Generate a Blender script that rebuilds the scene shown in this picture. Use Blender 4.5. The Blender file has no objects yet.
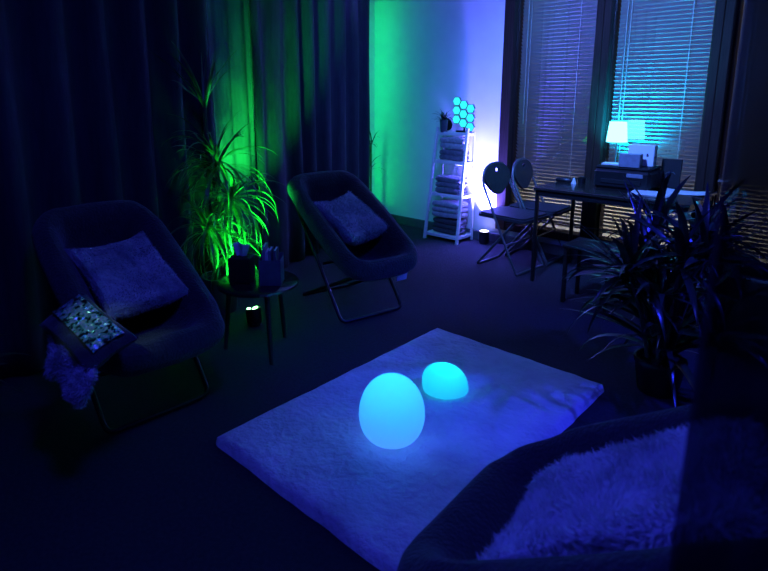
import bpy, math, random
from mathutils import Vector, Matrix, Euler, noise
random.seed(7)
C = bpy.context.scene.collection
PI = math.pi
V = Vector

# ------------------------------------------------------------------ scene settings
sc = bpy.context.scene
sc.view_settings.view_transform = 'Standard'
try:
    sc.view_settings.look = 'None'
except Exception:
    pass
sc.view_settings.exposure = 0.0
sc.view_settings.gamma = 1.0
sc.view_settings.use_curve_mapping = False
w = bpy.data.worlds.new('night_sky'); sc.world = w
w.use_nodes = True
w.node_tree.nodes['Background'].inputs[0].default_value = (0.004, 0.006, 0.02, 1)
w.node_tree.nodes['Background'].inputs[1].default_value = 0.4

# ------------------------------------------------------------------ materials
def mat(name, col, rough=0.8, col2=None, scale=30, bump=0.0, bscale=None, metal=0.0, sheen=0.0, detail=3.0, spec=0.3,
        emit=None, estr=0.0, aniso=None, coat=0.0):
    m = bpy.data.materials.new(name); m.use_nodes = True
    nt = m.node_tree; N = nt.nodes; L = nt.links
    b = N['Principled BSDF']
    b.inputs['Roughness'].default_value = rough
    b.inputs['Metallic'].default_value = metal
    b.inputs['Specular IOR Level'].default_value = spec
    b.inputs['Sheen Weight'].default_value = sheen
    b.inputs['Coat Weight'].default_value = coat
    tc = N.new('ShaderNodeTexCoord')
    src = tc.outputs['Object']
    if aniso:
        mp = N.new('ShaderNodeMapping'); mp.inputs['Scale'].default_value = aniso
        L.new(src, mp.inputs['Vector']); src = mp.outputs['Vector']
    nz = N.new('ShaderNodeTexNoise'); nz.inputs['Scale'].default_value = scale; nz.inputs['Detail'].default_value = detail
    L.new(src, nz.inputs['Vector'])
    rp = N.new('ShaderNodeValToRGB')
    c2 = col2 if col2 else tuple(c * 0.8 for c in col)
    rp.color_ramp.elements[0].position = 0.35; rp.color_ramp.elements[0].color = (*c2, 1)
    rp.color_ramp.elements[1].position = 0.65; rp.color_ramp.elements[1].color = (*col, 1)
    L.new(nz.outputs['Fac'], rp.inputs['Fac'])
    L.new(rp.outputs['Color'], b.inputs['Base Color'])
    if bump:
        n2 = N.new('ShaderNodeTexNoise'); n2.inputs['Scale'].default_value = bscale or scale; n2.inputs['Detail'].default_value = 4
        L.new(src, n2.inputs['Vector'])
        bp = N.new('ShaderNodeBump'); bp.inputs['Strength'].default_value = bump; bp.inputs['Distance'].default_value = 0.02
        L.new(n2.outputs['Fac'], bp.inputs['Height']); L.new(bp.outputs['Normal'], b.inputs['Normal'])
    if emit:
        b.inputs['Emission Color'].default_value = (*emit, 1); b.inputs['Emission Strength'].default_value = estr
    return m

def shell_mat(name, col, trans=0.75):
    """frosted plastic: lets the lamp inside shine through"""
    m = bpy.data.materials.new(name); m.use_nodes = True
    nt = m.node_tree; N = nt.nodes; L = nt.links
    for n in list(N): N.remove(n)
    out = N.new('ShaderNodeOutputMaterial')
    t = N.new('ShaderNodeBsdfTranslucent'); t.inputs[0].default_value = (*col, 1)
    d = N.new('ShaderNodeBsdfDiffuse'); d.inputs[0].default_value = (*col, 1)
    g = N.new('ShaderNodeBsdfGlossy'); g.inputs[0].default_value = (1, 1, 1, 1); g.inputs['Roughness'].default_value = 0.35
    mx = N.new('ShaderNodeMixShader'); mx.inputs[0].default_value = trans
    L.new(d.outputs[0], mx.inputs[1]); L.new(t.outputs[0], mx.inputs[2])
    m2 = N.new('ShaderNodeMixShader'); m2.inputs[0].default_value = 0.03
    L.new(mx.outputs[0], m2.inputs[1]); L.new(g.outputs[0], m2.inputs[2])
    L.new(m2.outputs[0], out.inputs[0])
    return m

def glass_mat():
    m = bpy.data.materials.new('double_glazing'); m.use_nodes = True
    nt = m.node_tree; N = nt.nodes; L = nt.links
    for n in list(N): N.remove(n)
    out = N.new('ShaderNodeOutputMaterial')
    t = N.new('ShaderNodeBsdfTransparent'); t.inputs[0].default_value = (0.96, 0.97, 0.97, 1)
    g = N.new('ShaderNodeBsdfGlossy'); g.inputs['Roughness'].default_value = 0.02
    g.inputs[0].default_value = (1, 1, 1, 1)
    f = N.new('ShaderNodeFresnel'); f.inputs[0].default_value = 1.5
    mu = N.new('ShaderNodeMath'); mu.operation = 'MULTIPLY'; mu.inputs[1].default_value = 4.5; mu.use_clamp = True
    mi = N.new('ShaderNodeMath'); mi.operation = 'MINIMUM'; mi.inputs[1].default_value = 0.45
    mx = N.new('ShaderNodeMixShader')
    L.new(f.outputs[0], mu.inputs[0]); L.new(mu.outputs[0], mi.inputs[0]); L.new(mi.outputs[0], mx.inputs[0])
    L.new(t.outputs[0], mx.inputs[1]); L.new(g.outputs[0], mx.inputs[2]); L.new(mx.outputs[0], out.inputs[0])
    return m

def sheer_mat():
    m = bpy.data.materials.new('sheer_voile'); m.use_nodes = True
    nt = m.node_tree; N = nt.nodes; L = nt.links
    for n in list(N): N.remove(n)
    out = N.new('ShaderNodeOutputMaterial')
    t = N.new('ShaderNodeBsdfTransparent'); t.inputs[0].default_value = (0.8, 0.85, 1, 1)
    d = N.new('ShaderNodeBsdfDiffuse'); d.inputs[0].default_value = (0.06, 0.065, 0.08, 1)
    tc = N.new('ShaderNodeTexCoord'); nz = N.new('ShaderNodeTexNoise'); nz.inputs['Scale'].default_value = 14
    L.new(tc.outputs['Object'], nz.inputs['Vector'])
    mr = N.new('ShaderNodeMapRange'); mr.inputs[3].default_value = 0.84; mr.inputs[4].default_value = 0.90
    L.new(nz.outputs['Fac'], mr.inputs[0])
    mx = N.new('ShaderNodeMixShader'); L.new(mr.outputs[0], mx.inputs[0])
    L.new(t.outputs[0], mx.inputs[1]); L.new(d.outputs[0], mx.inputs[2]); L.new(mx.outputs[0], out.inputs[0])
    return m

def emis_mat(name, col, strength):
    m = bpy.data.materials.new(name); m.use_nodes = True
    nt = m.node_tree; N = nt.nodes; L = nt.links
    for n in list(N): N.remove(n)
    out = N.new('ShaderNodeOutputMaterial'); e = N.new('ShaderNodeEmission')
    e.inputs[0].default_value = (*col, 1); e.inputs[1].default_value = strength
    L.new(e.outputs[0], out.inputs[0]); return m

def sequin_mat():
    m = bpy.data.materials.new('sequins'); m.use_nodes = True
    nt = m.node_tree; N = nt.nodes; L = nt.links
    b = N['Principled BSDF']; b.inputs['Metallic'].default_value = 0.6; b.inputs['Roughness'].default_value = 0.36
    tc = N.new('ShaderNodeTexCoord')
    vo = N.new('ShaderNodeTexVoronoi'); vo.inputs['Scale'].default_value = 120
    L.new(tc.outputs['Object'], vo.inputs['Vector'])
    nz = N.new('ShaderNodeTexNoise'); nz.inputs['Scale'].default_value = 48; nz.inputs['Detail'].default_value = 4
    L.new(tc.outputs['Object'], nz.inputs['Vector'])
    rp = N.new('ShaderNodeValToRGB'); e = rp.color_ramp
    e.elements[0].position = 0.40; e.elements[0].color = (0.02, 0.02, 0.03, 1)
    e.elements[1].position = 0.47; e.elements[1].color = (0.25, 0.95, 0.60, 1)
    x = e.elements.new(0.56); x.color = (0.95, 0.92, 1.0, 1)
    x = e.elements.new(0.66); x.color = (0.3, 0.85, 0.8, 1)
    L.new(nz.outputs['Fac'], rp.inputs['Fac']); L.new(rp.outputs['Color'], b.inputs['Base Color'])
    sub = N.new('ShaderNodeVectorMath'); sub.operation = 'SUBTRACT'; sub.inputs[1].default_value = (0.5, 0.5, 0.5)
    L.new(vo.outputs['Color'], sub.inputs[0])
    sca = N.new('ShaderNodeVectorMath'); sca.operation = 'SCALE'; sca.inputs['Scale'].default_value = 1.2
    L.new(sub.outputs[0], sca.inputs[0])
    ge = N.new('ShaderNodeNewGeometry')
    add = N.new('ShaderNodeVectorMath'); add.operation = 'ADD'
    L.new(ge.outputs['Normal'], add.inputs[0]); L.new(sca.outputs[0], add.inputs[1])
    nor = N.new('ShaderNodeVectorMath'); nor.operation = 'NORMALIZE'
    L.new(add.outputs[0], nor.inputs[0]); L.new(nor.outputs[0], b.inputs['Normal'])
    return m

def print_mat():
    """white card with scattered dark printed spots"""
    m = mat('printed_card', (0.75, 0.75, 0.78), 0.6)
    nt = m.node_tree; N = nt.nodes; L = nt.links; b = N['Principled BSDF']
    tc = N.new('ShaderNodeTexCoord'); vo = N.new('ShaderNodeTexVoronoi'); vo.inputs['Scale'].default_value = 22
    L.new(tc.outputs['Object'], vo.inputs['Vector'])
    rp = N.new('ShaderNodeValToRGB'); rp.color_ramp.elements[0].position = 0.20; rp.color_ramp.elements[0].color = (0.06, 0.05, 0.08, 1)
    rp.color_ramp.elements[1].position = 0.25; rp.color_ramp.elements[1].color = (0.75, 0.75, 0.78, 1)
    L.new(vo.outputs['Distance'], rp.inputs['Fac']); L.new(rp.outputs['Color'], b.inputs['Base Color'])
    return m

M = dict(
    carpet=mat('dark_carpet', (0.034, 0.035, 0.048), 0.95, (0.022, 0.023, 0.032), 60, 0.6, 320),
    wall=mat('white_plaster', (0.74, 0.74, 0.74), 0.85, (0.71, 0.71, 0.71), 6, 0.04, 90),
    wall_dark=mat('grey_plaster', (0.14, 0.14, 0.15), 0.9, (0.12, 0.12, 0.13), 6, 0.05, 80),
    ceiling=mat('ceiling_paint', (0.30, 0.30, 0.31), 0.95),
    baseboard=mat('dark_skirting', (0.10, 0.10, 0.105), 0.5, (0.08, 0.08, 0.085), 20),
    wood=mat('dark_frame_wood', (0.040, 0.022, 0.018), 0.6, (0.026, 0.014, 0.011), 8, 0.1, 30, spec=0.12, aniso=(12, 12, 0.6)),
    slat=mat('blind_slat', (0.42, 0.42, 0.43), 0.5, (0.40, 0.40, 0.41), 10),
    cordm=mat('blind_cord', (0.7, 0.7, 0.68), 0.8),
    glass=glass_mat(),
    exterior=mat('exterior_render', (0.5, 0.48, 0.44), 0.9, (0.4, 0.38, 0.35), 4, 0.3, 40),
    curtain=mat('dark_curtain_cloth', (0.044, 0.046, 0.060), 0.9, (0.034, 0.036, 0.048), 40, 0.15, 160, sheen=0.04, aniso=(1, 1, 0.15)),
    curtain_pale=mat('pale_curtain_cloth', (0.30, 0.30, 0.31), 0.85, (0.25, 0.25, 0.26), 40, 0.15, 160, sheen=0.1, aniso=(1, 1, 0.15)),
    sheer=sheer_mat(),
    rug=mat('white_plush', (0.74, 0.74, 0.75), 0.95, (0.55, 0.55, 0.57), 5, 0.8, 28, sheen=0.3, detail=6),
    lounger=mat('dark_plush', (0.046, 0.046, 0.056), 0.92, (0.034, 0.034, 0.042), 24, 0.5, 90, sheen=0.2),
    sling=mat('dark_canvas', (0.03, 0.03, 0.033), 0.9),
    steel=mat('black_tube', (0.03, 0.03, 0.033), 0.35, metal=0.6, spec=0.5),
    chrome=mat('grey_steel_tube', (0.20, 0.20, 0.22), 0.4, metal=0.7),
    vinyl=mat('black_vinyl', (0.035, 0.035, 0.045), 0.55, spec=0.3, bump=0.15, bscale=150),
    plush=mat('crushed_plush', (0.44, 0.43, 0.47), 0.95, (0.22, 0.21, 0.25), 9, 0.9, 22, sheen=0.4, detail=5),
    fur=mat('pale_fur', (0.78, 0.78, 0.80), 0.9, (0.66, 0.66, 0.70), 25, sheen=0.3),
    fur_grey=mat('grey_fur', (0.58, 0.62, 0.66), 0.9, (0.44, 0.48, 0.52), 25, sheen=0.3),
    fleece=mat('lilac_fleece', (0.72, 0.70, 0.78), 0.95, (0.60, 0.58, 0.66), 40, 0.5, 120, sheen=0.4),
    sequin=sequin_mat(),
    cushion_cloth=mat('dark_cushion_cloth', (0.055, 0.055, 0.065), 0.9, bump=0.3, bscale=120, sheen=0.3),
    leaf=mat('leaf_green', (0.07, 0.16, 0.04), 0.38, (0.04, 0.10, 0.03), 12, spec=0.5, aniso=(1, 1, 1)),
    leaf_pale=mat('leaf_pale', (0.14, 0.24, 0.07), 0.35, (0.07, 0.15, 0.04), 14, spec=0.5),
    leaf_dark=mat('leaf_dark', (0.035, 0.06, 0.035), 0.3, (0.02, 0.04, 0.022), 12, spec=0.6),
    cane=mat('cane_bark', (0.09, 0.07, 0.05), 0.9, (0.05, 0.04, 0.03), 20, 0.6, 50),
    pot=mat('dark_pot', (0.05, 0.05, 0.055), 0.5, bump=0.1),
    pot_blue=mat('slate_pot', (0.07, 0.07, 0.11), 0.5),
    soil=mat('soil', (0.03, 0.022, 0.016), 1.0, bump=0.8, bscale=80),
    white_wood=mat('white_painted_wood', (0.72, 0.72, 0.72), 0.5, (0.66, 0.66, 0.66), 8, aniso=(1, 1, 6)),
    bl_light=mat('blue_grey_fleece', (0.34, 0.34, 0.38), 0.95, (0.24, 0.24, 0.28), 30, 0.6, 90, sheen=0.4),
    bl_mid=mat('slate_fleece', (0.14, 0.14, 0.18), 0.95, (0.09, 0.09, 0.12), 30, 0.6, 90, sheen=0.3),
    bl_dark=mat('charcoal_fleece', (0.045, 0.045, 0.055), 0.95, (0.03, 0.03, 0.04), 30, 0.6, 90, sheen=0.2),
    black=mat('black_plastic', (0.010, 0.010, 0.012), 0.35, spec=0.5),
    black_matte=mat('black_board', (0.009, 0.009, 0.011), 0.7),
    tabletop=mat('dark_gloss_top', (0.028, 0.022, 0.02), 0.22, (0.02, 0.016, 0.014), 5, spec=0.6, aniso=(1, 8, 1), coat=0.3),
    paper=mat('white_paper', (0.72, 0.72, 0.74), 0.7, (0.68, 0.68, 0.7), 5),
    print=print_mat(),
    box_blue=mat('blue_grey_card', (0.20, 0.21, 0.27), 0.6),
    folder=mat('slate_folder', (0.12, 0.12, 0.17), 0.55),
    folder2=mat('grey_folder', (0.26, 0.26, 0.33), 0.55),
    tissue=mat('white_tissue', (0.8, 0.8, 0.84), 0.9, bump=0.2, bscale=60),
    egg=shell_mat('frosted_shell', (0.88, 0.9, 0.9), 0.8),
    hexcell=emis_mat('cyan_led_diffuser', (0.03, 0.72, 0.78), 1.5),
    hexrim=mat('hexagon_rim', (0.15, 0.2, 0.22), 0.5),
    shade=emis_mat('lit_lamp_shade', (0.13, 0.78, 1.0), 6.0),
    led_green=emis_mat('green_led', (0.25, 1.0, 0.30), 14.0),
    lens_white=emis_mat('white_led_lens', (0.75, 0.7, 1.0), 8.0),
    lens_pale=emis_mat('pale_led_lens', (0.18, 0.42, 1.0), 1.0),
    ladderdark=mat('dark_wood_stool', (0.03, 0.024, 0.022), 0.5, aniso=(1, 8, 1)),
)

# ------------------------------------------------------------------ mesh builder
class MB:
    def __init__(s): s.v = []; s.f = []
    def add(s, vs, fs):
        b = len(s.v); s.v += [tuple(x) for x in vs]; s.f += [tuple(b + i for i in f) for f in fs]
    def box(s, c, size, rot=None, ch=0.0):
        x, y, z = (d / 2 for d in size)
        if ch <= 0:
            vs = [V((a * x, b * y, d * z)) for a in (-1, 1) for b in (-1, 1) for d in (-1, 1)]
            fs = [(0, 1, 3, 2), (4, 6, 7, 5), (0, 4, 5, 1), (2, 3, 7, 6), (0, 2, 6, 4), (1, 5, 7, 3)]
        else:
            k = min(ch, x * .9, y * .9, z * .9)
            vs = []; fs = []; idx = {}
            for a in (-1, 1):
                for b in (-1, 1):
                    for d in (-1, 1):
                        for ax in range(3):
                            p = [a * x, b * y, d * z]; q = [a * (x - k), b * (y - k), d * (z - k)]
                            q[ax] = p[ax]
                            idx[(a, b, d, ax)] = len(vs); vs.append(V(q))
            for ax in range(3):
                o = [i for i in range(3) if i != ax]
                for sg in (-1, 1):
                    cs = []
                    for (u, w_) in ((-1, -1), (1, -1), (1, 1), (-1, 1)):
                        t = [0, 0, 0]; t[ax] = sg; t[o[0]] = u; t[o[1]] = w_
                        cs.append(idx[(t[0], t[1], t[2], ax)])
                    fs.append(tuple(cs))
            for ax in range(3):
                o = [i for i in range(3) if i != ax]
                for u in (-1, 1):
                    for w_ in (-1, 1):
                        cs = []
                        for (sg, fa) in ((-1, o[0]), (1, o[0]), (1, o[1]), (-1, o[1])):
                            t = [0, 0, 0]; t[ax] = sg; t[o[0]] = u; t[o[1]] = w_
                            cs.append(idx[(t[0], t[1], t[2], fa)])
                        fs.append(tuple(cs))
            for a in (-1, 1):
                for b in (-1, 1):
                    for d in (-1, 1):
                        fs.append((idx[(a, b, d, 0)], idx[(a, b, d, 1)], idx[(a, b, d, 2)]))
        if rot is not None:
            R = rot if isinstance(rot, Matrix) else Euler(rot).to_matrix()
            vs = [R @ p for p in vs]
        c = V(c); s.add([p + c for p in vs], fs); return s
    def tube(s, pts, r, n=10, closed=False):
        pts = [V(p) for p in pts]; m = len(pts); rings = []; prev = None
        rr = r if isinstance(r, (list, tuple)) else [r] * m
        for i, p in enumerate(pts):
            if closed: t = pts[(i + 1) % m] - pts[i - 1]
            else: t = pts[min(i + 1, m - 1)] - pts[max(i - 1, 0)]
            t.normalize()
            if prev is None:
                a = V((0, 0, 1)) if abs(t.z) < .9 else V((1, 0, 0)); u = t.cross(a).normalized()
            else:
                u = (prev - t * prev.dot(t)).normalized()
            prev = u; b = t.cross(u)
            rings.append([p + (u * math.cos(k * 2 * PI / n) + b * math.sin(k * 2 * PI / n)) * rr[i] for k in range(n)])
        vs = [q for R in rings for q in R]; fs = []
        for i in range(m if closed else m - 1):
            j = (i + 1) % m
            for k in range(n):
                k2 = (k + 1) % n; fs.append((i * n + k, i * n + k2, j * n + k2, j * n + k))
        if not closed:
            fs.append(tuple(range(n - 1, -1, -1))); fs.append(tuple((m - 1) * n + k for k in range(n)))
        s.add(vs, fs); return s
    def lathe(s, prof, c=(0, 0, 0), n=32, R=None):
        vs = []; fs = []; m = len(prof)
        for (r, z) in prof:
            for k in range(n):
                a = 2 * PI * k / n; vs.append(V((r * math.cos(a), r * math.sin(a), z)))
        for i in range(m - 1):
            for k in range(n):
                k2 = (k + 1) % n; fs.append((i * n + k, i * n + k2, (i + 1) * n + k2, (i + 1) * n + k))
        if prof[0][0] > 1e-6: fs.append(tuple(range(n - 1, -1, -1)))
        if prof[-1][0] > 1e-6: fs.append(tuple((m - 1) * n + k for k in range(n)))
        if R is not None: vs = [R @ p for p in vs]
        c = V(c); s.add([p + c for p in vs], fs); return s
    def prism(s, poly, thick, R=None, c=(0, 0, 0)):
        """polygon in xy, extruded along z both ways"""
        n = len(poly); vs = [V((x, y, d * thick / 2)) for d in (-1, 1) for x, y in poly]
        fs = [tuple(range(n - 1, -1, -1)), tuple(range(n, 2 * n))] + [(k, (k + 1) % n, n + (k + 1) % n, n + k) for k in range(n)]
        if R is not None: vs = [R @ p for p in vs]
        c = V(c); s.add([p + c for p in vs], fs); return s
    def grid(s, fn, nu, nv, wrap_u=False):
        vs = [V(fn(i / nu, j / nv)) for i in range(nu + (0 if wrap_u else 1)) for j in range(nv + 1)]
        fs = []
        for i in range(nu):
            a = i * (nv + 1); b = ((i + 1) % nu if wrap_u else i + 1) * (nv + 1)
            for j in range(nv): fs.append((a + j, b + j, b + j + 1, a + j + 1))
        s.add(vs, fs); return s
    def leaf(s, base, az, el, L, w, droop, n=9, fold=0.25, twist=0.0, wprof=None):
        """strap leaf arching over from its base"""
        p = V(base); e = el; d = L / n; rows = []
        for i in range(n + 1):
            t = i / n
            dirv = V((math.cos(az) * math.cos(e), math.sin(az) * math.cos(e), math.sin(e)))
            side = V((-math.sin(az), math.cos(az), 0)); up = side.cross(dirv) * -1
            tw = twist * t
            sd = side * math.cos(tw) + up * math.sin(tw)
            ww = w * (wprof(t) if wprof else (min(1, .45 + 2.2 * t) * (1 - t ** 3.0))) + .0006
            nrm = sd.cross(dirv)
            rows += [p - sd * ww + nrm * ww * -fold, p.copy(), p + sd * ww + nrm * ww * -fold]
            p = p + dirv * d; e -= droop / n * (0.5 + t)
        fs = []
        for i in range(n):
            a = i * 3; fs += [(a, a + 1, a + 4, a + 3), (a + 1, a + 2, a + 5, a + 4)]
        s.add(rows, fs); return s
    def build(s, name, m, parent=None, smooth=True, sub=0, solid=0.0, matrix=None, wn=False):
        me = bpy.data.meshes.new(name); me.from_pydata(s.v, [], s.f); me.update()
        if smooth:
            for p in me.polygons: p.use_smooth = True
            try: me.set_sharp_from_angle(angle=math.radians(40))
            except Exception: pass
        o = bpy.data.objects.new(name, me); C.objects.link(o); me.materials.append(m)
        if matrix is not None: o.matrix_basis = matrix
        if parent: o.parent = parent
        if solid:
            md = o.modifiers.new('solid', 'SOLIDIFY'); md.thickness = solid; md.offset = 0
        if sub:
            md = o.modifiers.new('sub', 'SUBSURF'); md.levels = sub; md.render_levels = sub
        return o

def thing(name, label, cat, loc=(0, 0, 0), rz=0, group=None):
    o = bpy.data.objects.new(name, None); C.objects.link(o); o.empty_display_size = .1
    o.location = loc; o.rotation_euler = (0, 0, rz); o['label'] = label; o['category'] = cat
    if group: o['group'] = group
    return o
def tag(o, label, cat, group=None):
    o['label'] = label; o['category'] = cat
    if group: o['group'] = group
    return o
def struct(o, label=None, cat=None):
    o['kind'] = 'structure'
    if label: o['label'] = label; o['category'] = cat
    return o
def sempty(name, label, cat):
    o = bpy.data.objects.new(name, None); C.objects.link(o); return struct(o, label, cat)
def copy_tree(o, parent=None):
    c = o.copy(); C.objects.link(c)
    if parent: c.parent = parent
    for ch in list(o.children): copy_tree(ch, c)
    return c
def Rz(a): return Matrix.Rotation(a, 3, 'Z')
def Ry(a): return Matrix.Rotation(a, 3, 'Y')
def Rx(a): return Matrix.Rotation(a, 3, 'X')
def arc(pts, r=.05, n=5):
    """polyline with rounded corners"""
    pts = [V(p) for p in pts]; out = [pts[0]]
    for i in range(1, len(pts) - 1):
        a, b, c = pts[i - 1], pts[i], pts[i + 1]
        d1 = (a - b); d2 = (c - b); k = min(r, d1.length * .45, d2.length * .45)
        p = b + d1.normalized() * k; q = b + d2.normalized() * k
        for j in range(n + 1):
            t = j / n; out.append(p * (1 - t) ** 2 + b * 2 * t * (1 - t) + q * t * t)
    out.append(pts[-1]); return out

# ------------------------------------------------------------------ camera (lens shifted: the lens axis sits above the frame's centre)
F = 564.0
cam_d = bpy.data.cameras.new('camera'); cam = bpy.data.objects.new('camera', cam_d); C.objects.link(cam)
cam_d.sensor_fit = 'HORIZONTAL'; cam_d.sensor_width = 36.0; cam_d.lens = F / 768 * 36
cam_d.shift_x = (384 - 370) / 768; cam_d.shift_y = (211 - 285.5) / 768
cam_d.clip_start = 0.05
cam_d.dof.use_dof = True; cam_d.dof.focus_distance = 4.3; cam_d.dof.aperture_fstop = 3.6
cam.location = (0, 0, 1.5)
cam.rotation_euler = (PI / 2 - math.atan(116 / F), 0, math.radians(43.0))
sc.camera = cam

# ------------------------------------------------------------------ room shell
X0, X1, Y0, YB, ZC = -4.62, 1.7, -1.6, 5.03, 2.9
b = MB(); b.box(((X0 + X1) / 2, (Y0 + YB) / 2, -.05), (X1 - X0 + .3, YB - Y0 + .3, .1))
struct(b.build('floor', M['carpet'], smooth=False), 'dark carpeted floor of the room', 'floor')
b = MB(); b.box(((X0 + X1) / 2, (Y0 + YB) / 2, ZC + .05), (X1 - X0 + .3, YB - Y0 + .3, .1))
struct(b.build('ceiling', M['ceiling'], smooth=False), 'plain ceiling above the room', 'ceiling')
b = MB(); WZ0, WZ1 = .16, 2.72
wx0, wx1 = -2.90, 0.66
b.box(((X0 + wx0) / 2 - .05, YB + .07, ZC / 2), (wx0 - X0 + .1, .14, ZC))
b.box(((wx0 + wx1) / 2, YB + .07, WZ0 / 2), (wx1 - wx0, .14, WZ0))
b.box(((wx0 + wx1) / 2, YB + .07, (WZ1 + ZC) / 2), (wx1 - wx0, .14, ZC - WZ1))
b.box(((X1 + wx1) / 2 + .05, YB + .07, ZC / 2), (X1 - wx1 + .1, .14, ZC))
struct(b.build('wall_back', M['wall'], smooth=False), 'white window wall washed green and violet by floor lights', 'wall')
b = MB(); b.box((X0 - .05, (Y0 + YB) / 2, ZC / 2), (.1, YB - Y0, ZC))
struct(b.build('wall_left', M['wall'], smooth=False), 'white side wall behind the long dark curtains', 'wall')
b = MB(); b.box((X1 + .05, (Y0 + YB) / 2, ZC / 2), (.1, YB - Y0, ZC))
struct(b.build('wall_right', M['wall_dark'], smooth=False), 'plain wall opposite the curtains', 'wall')
b = MB(); b.box(((X0 + X1) / 2, Y0 - .05, ZC / 2), (X1 - X0, .1, ZC))
struct(b.build('wall_front', M['wall_dark'], smooth=False), 'plain wall opposite the windows', 'wall')
b = MB(); b.box(((X0 + X1) / 2, YB - .011, .05), (X1 - X0, .022, .10), ch=.006)
struct(b.build('baseboard_back', M['baseboard'], smooth=False), 'dark skirting along the window wall', 'baseboard')

# exterior wall across the gap, lit by a street lamp
b = MB(); b.box((-1.0, 6.05, 1.2), (7, .1, 3.6)); b.box((-1.0, 5.60, -.35), (7, .8, .1))
struct(b.build('exterior_wall', M['exterior'], smooth=False), 'pale masonry wall outside the windows', 'wall')

# windows and blinds -----------------------------------------------------------
def window(i, xa, xb, la, lb, label):
    """la/lb: widths of the two jambs"""
    root = sempty('window_%d' % i, label, 'window')
    f = MB(); yf, yb_ = YB - .05, YB + .12; yc = (yf + yb_) / 2; d = yb_ - yf
    f.box((xa + la / 2, yc, (WZ0 + WZ1) / 2), (la, d, WZ1 - WZ0), ch=.006)
    f.box((xb - lb / 2, yc, (WZ0 + WZ1) / 2), (lb, d, WZ1 - WZ0), ch=.006)
    f.box((xa + la + .008, yc + .03, (WZ0 + WZ1) / 2), (.02, d - .07, WZ1 - WZ0 - .12), ch=.003)
    f.box((xb - lb - .008, yc + .03, (WZ0 + WZ1) / 2), (.02, d - .07, WZ1 - WZ0 - .12), ch=.003)
    f.box(((xa + xb) / 2, yc, WZ0 + .036), (xb - xa - .02, d - .01, .072), ch=.006)
    f.box(((xa + xb) / 2, yc, WZ1 - .04), (xb - xa - .02, d - .01, .08), ch=.006)
    f.build('frame', M['wood'], root, smooth=False)
    p = MB(); p.box(((xa + la + xb - lb) / 2, YB + .012, (WZ0 + WZ1) / 2), (xb - lb - xa - la + .01, .006, WZ1 - WZ0 - .12))
    # a pane is one sheet: only its room-side face reflects
    p = MB(); z0, z1 = WZ0 + .06, WZ1 - .07; y = YB + .012
    p.add([V((xa + la, y, z0)), V((xb - lb, y, z0)), V((xb - lb, y, z1)), V((xa + la, y, z1))], [(0, 1, 2, 3)])
    p.build('pane', M['glass'], root, smooth=False)
    return xa + la, xb - lb
def blind(xa, xb, label):
    y = YB + .062; zb, zt = .276, WZ1 - .05
    root = thing('window_blind', label, 'blind', ((xa + xb) / 2, y, zb), 0, 'venetian blinds in the windows')
    W = xb - xa - .058; H = zt - zb
    s = MB(); n = int(H / .034); tilt = math.radians(-48)
    for k in range(n):
        z = .03 + k * (H - .09) / (n - 1)
        prof = []
        for q in (-1, -.35, .35, 1):
            u = q * .0195; bow = .0028 * (1 - q * q)
            prof.append((u * math.cos(tilt) - bow * math.sin(tilt), u * math.sin(tilt) + bow * math.cos(tilt)))
        j = random.uniform(-.0012, .0012); vs = []; th = .0011
        for (py, pz) in prof: vs += [V((-W / 2, py, z + pz + j)), V((W / 2, py, z + pz - j))]
        for (py, pz) in prof: vs += [V((-W / 2, py + th * .9, z + pz + j - th * .5)), V((W / 2, py + th * .9, z + pz - j - th * .5))]
        fs = []
        for i in range(3): fs += [(2 * i, 2 * i + 1, 2 * i + 3, 2 * i + 2), (8 + 2 * i, 10 + 2 * i, 11 + 2 * i, 9 + 2 * i)]
        fs += [(0, 8, 9, 1), (6, 7, 15, 14)]
        s.add(vs, fs)
    s.build('slats', M['slat'], root)
    r = MB(); r.box((0, 0, .006), (W, .036, .014), ch=.004); r.build('bottom_rail', M['slat'], root, smooth=False)
    r = MB(); r.box((0, 0, H - .03), (W, .045, .04), ch=.004); r.build('headrail', M['slat'], root, smooth=False)
    for q in (-.36, .30):
        t = MB(); t.box((q * W, -.021, H / 2), (.006, .0015, H - .05)); t.build('cord', M['cordm'], root, smooth=False)
    t = MB(); t.tube([(-.40 * W, -.028, H - .05), (-.40 * W, -.028, .95)], .004, 6); t.build('tilt_wand', M['cordm'], root)
specs = [(1, -2.90, -1.955, .11, .065, 'tall dark-framed window beside the white ladder shelf', 'blind in the window beside the ladder shelf, green plant mirrored in its glass'),
         (2, -1.955, -1.065, .065, .065, 'tall dark-framed window behind the lit desk lamp', 'venetian blind glowing cyan behind the desk lamp'),
         (3, -1.065, -.20, .065, .065, 'tall dark-framed window beyond the end of the long table', 'venetian blind beyond the papers at the table end, dim and purplish'),
         (4, -.20, .66, .065, .065, 'tall dark-framed window hidden behind the sheer drape', None)]
for i, xa, xb, la, lb, lw, lbld in specs:
    a, c = window(i, xa, xb, la, lb, lw)
    blind(a, c, lbld or 'venetian blind hidden behind the dark sheer drape')

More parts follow.
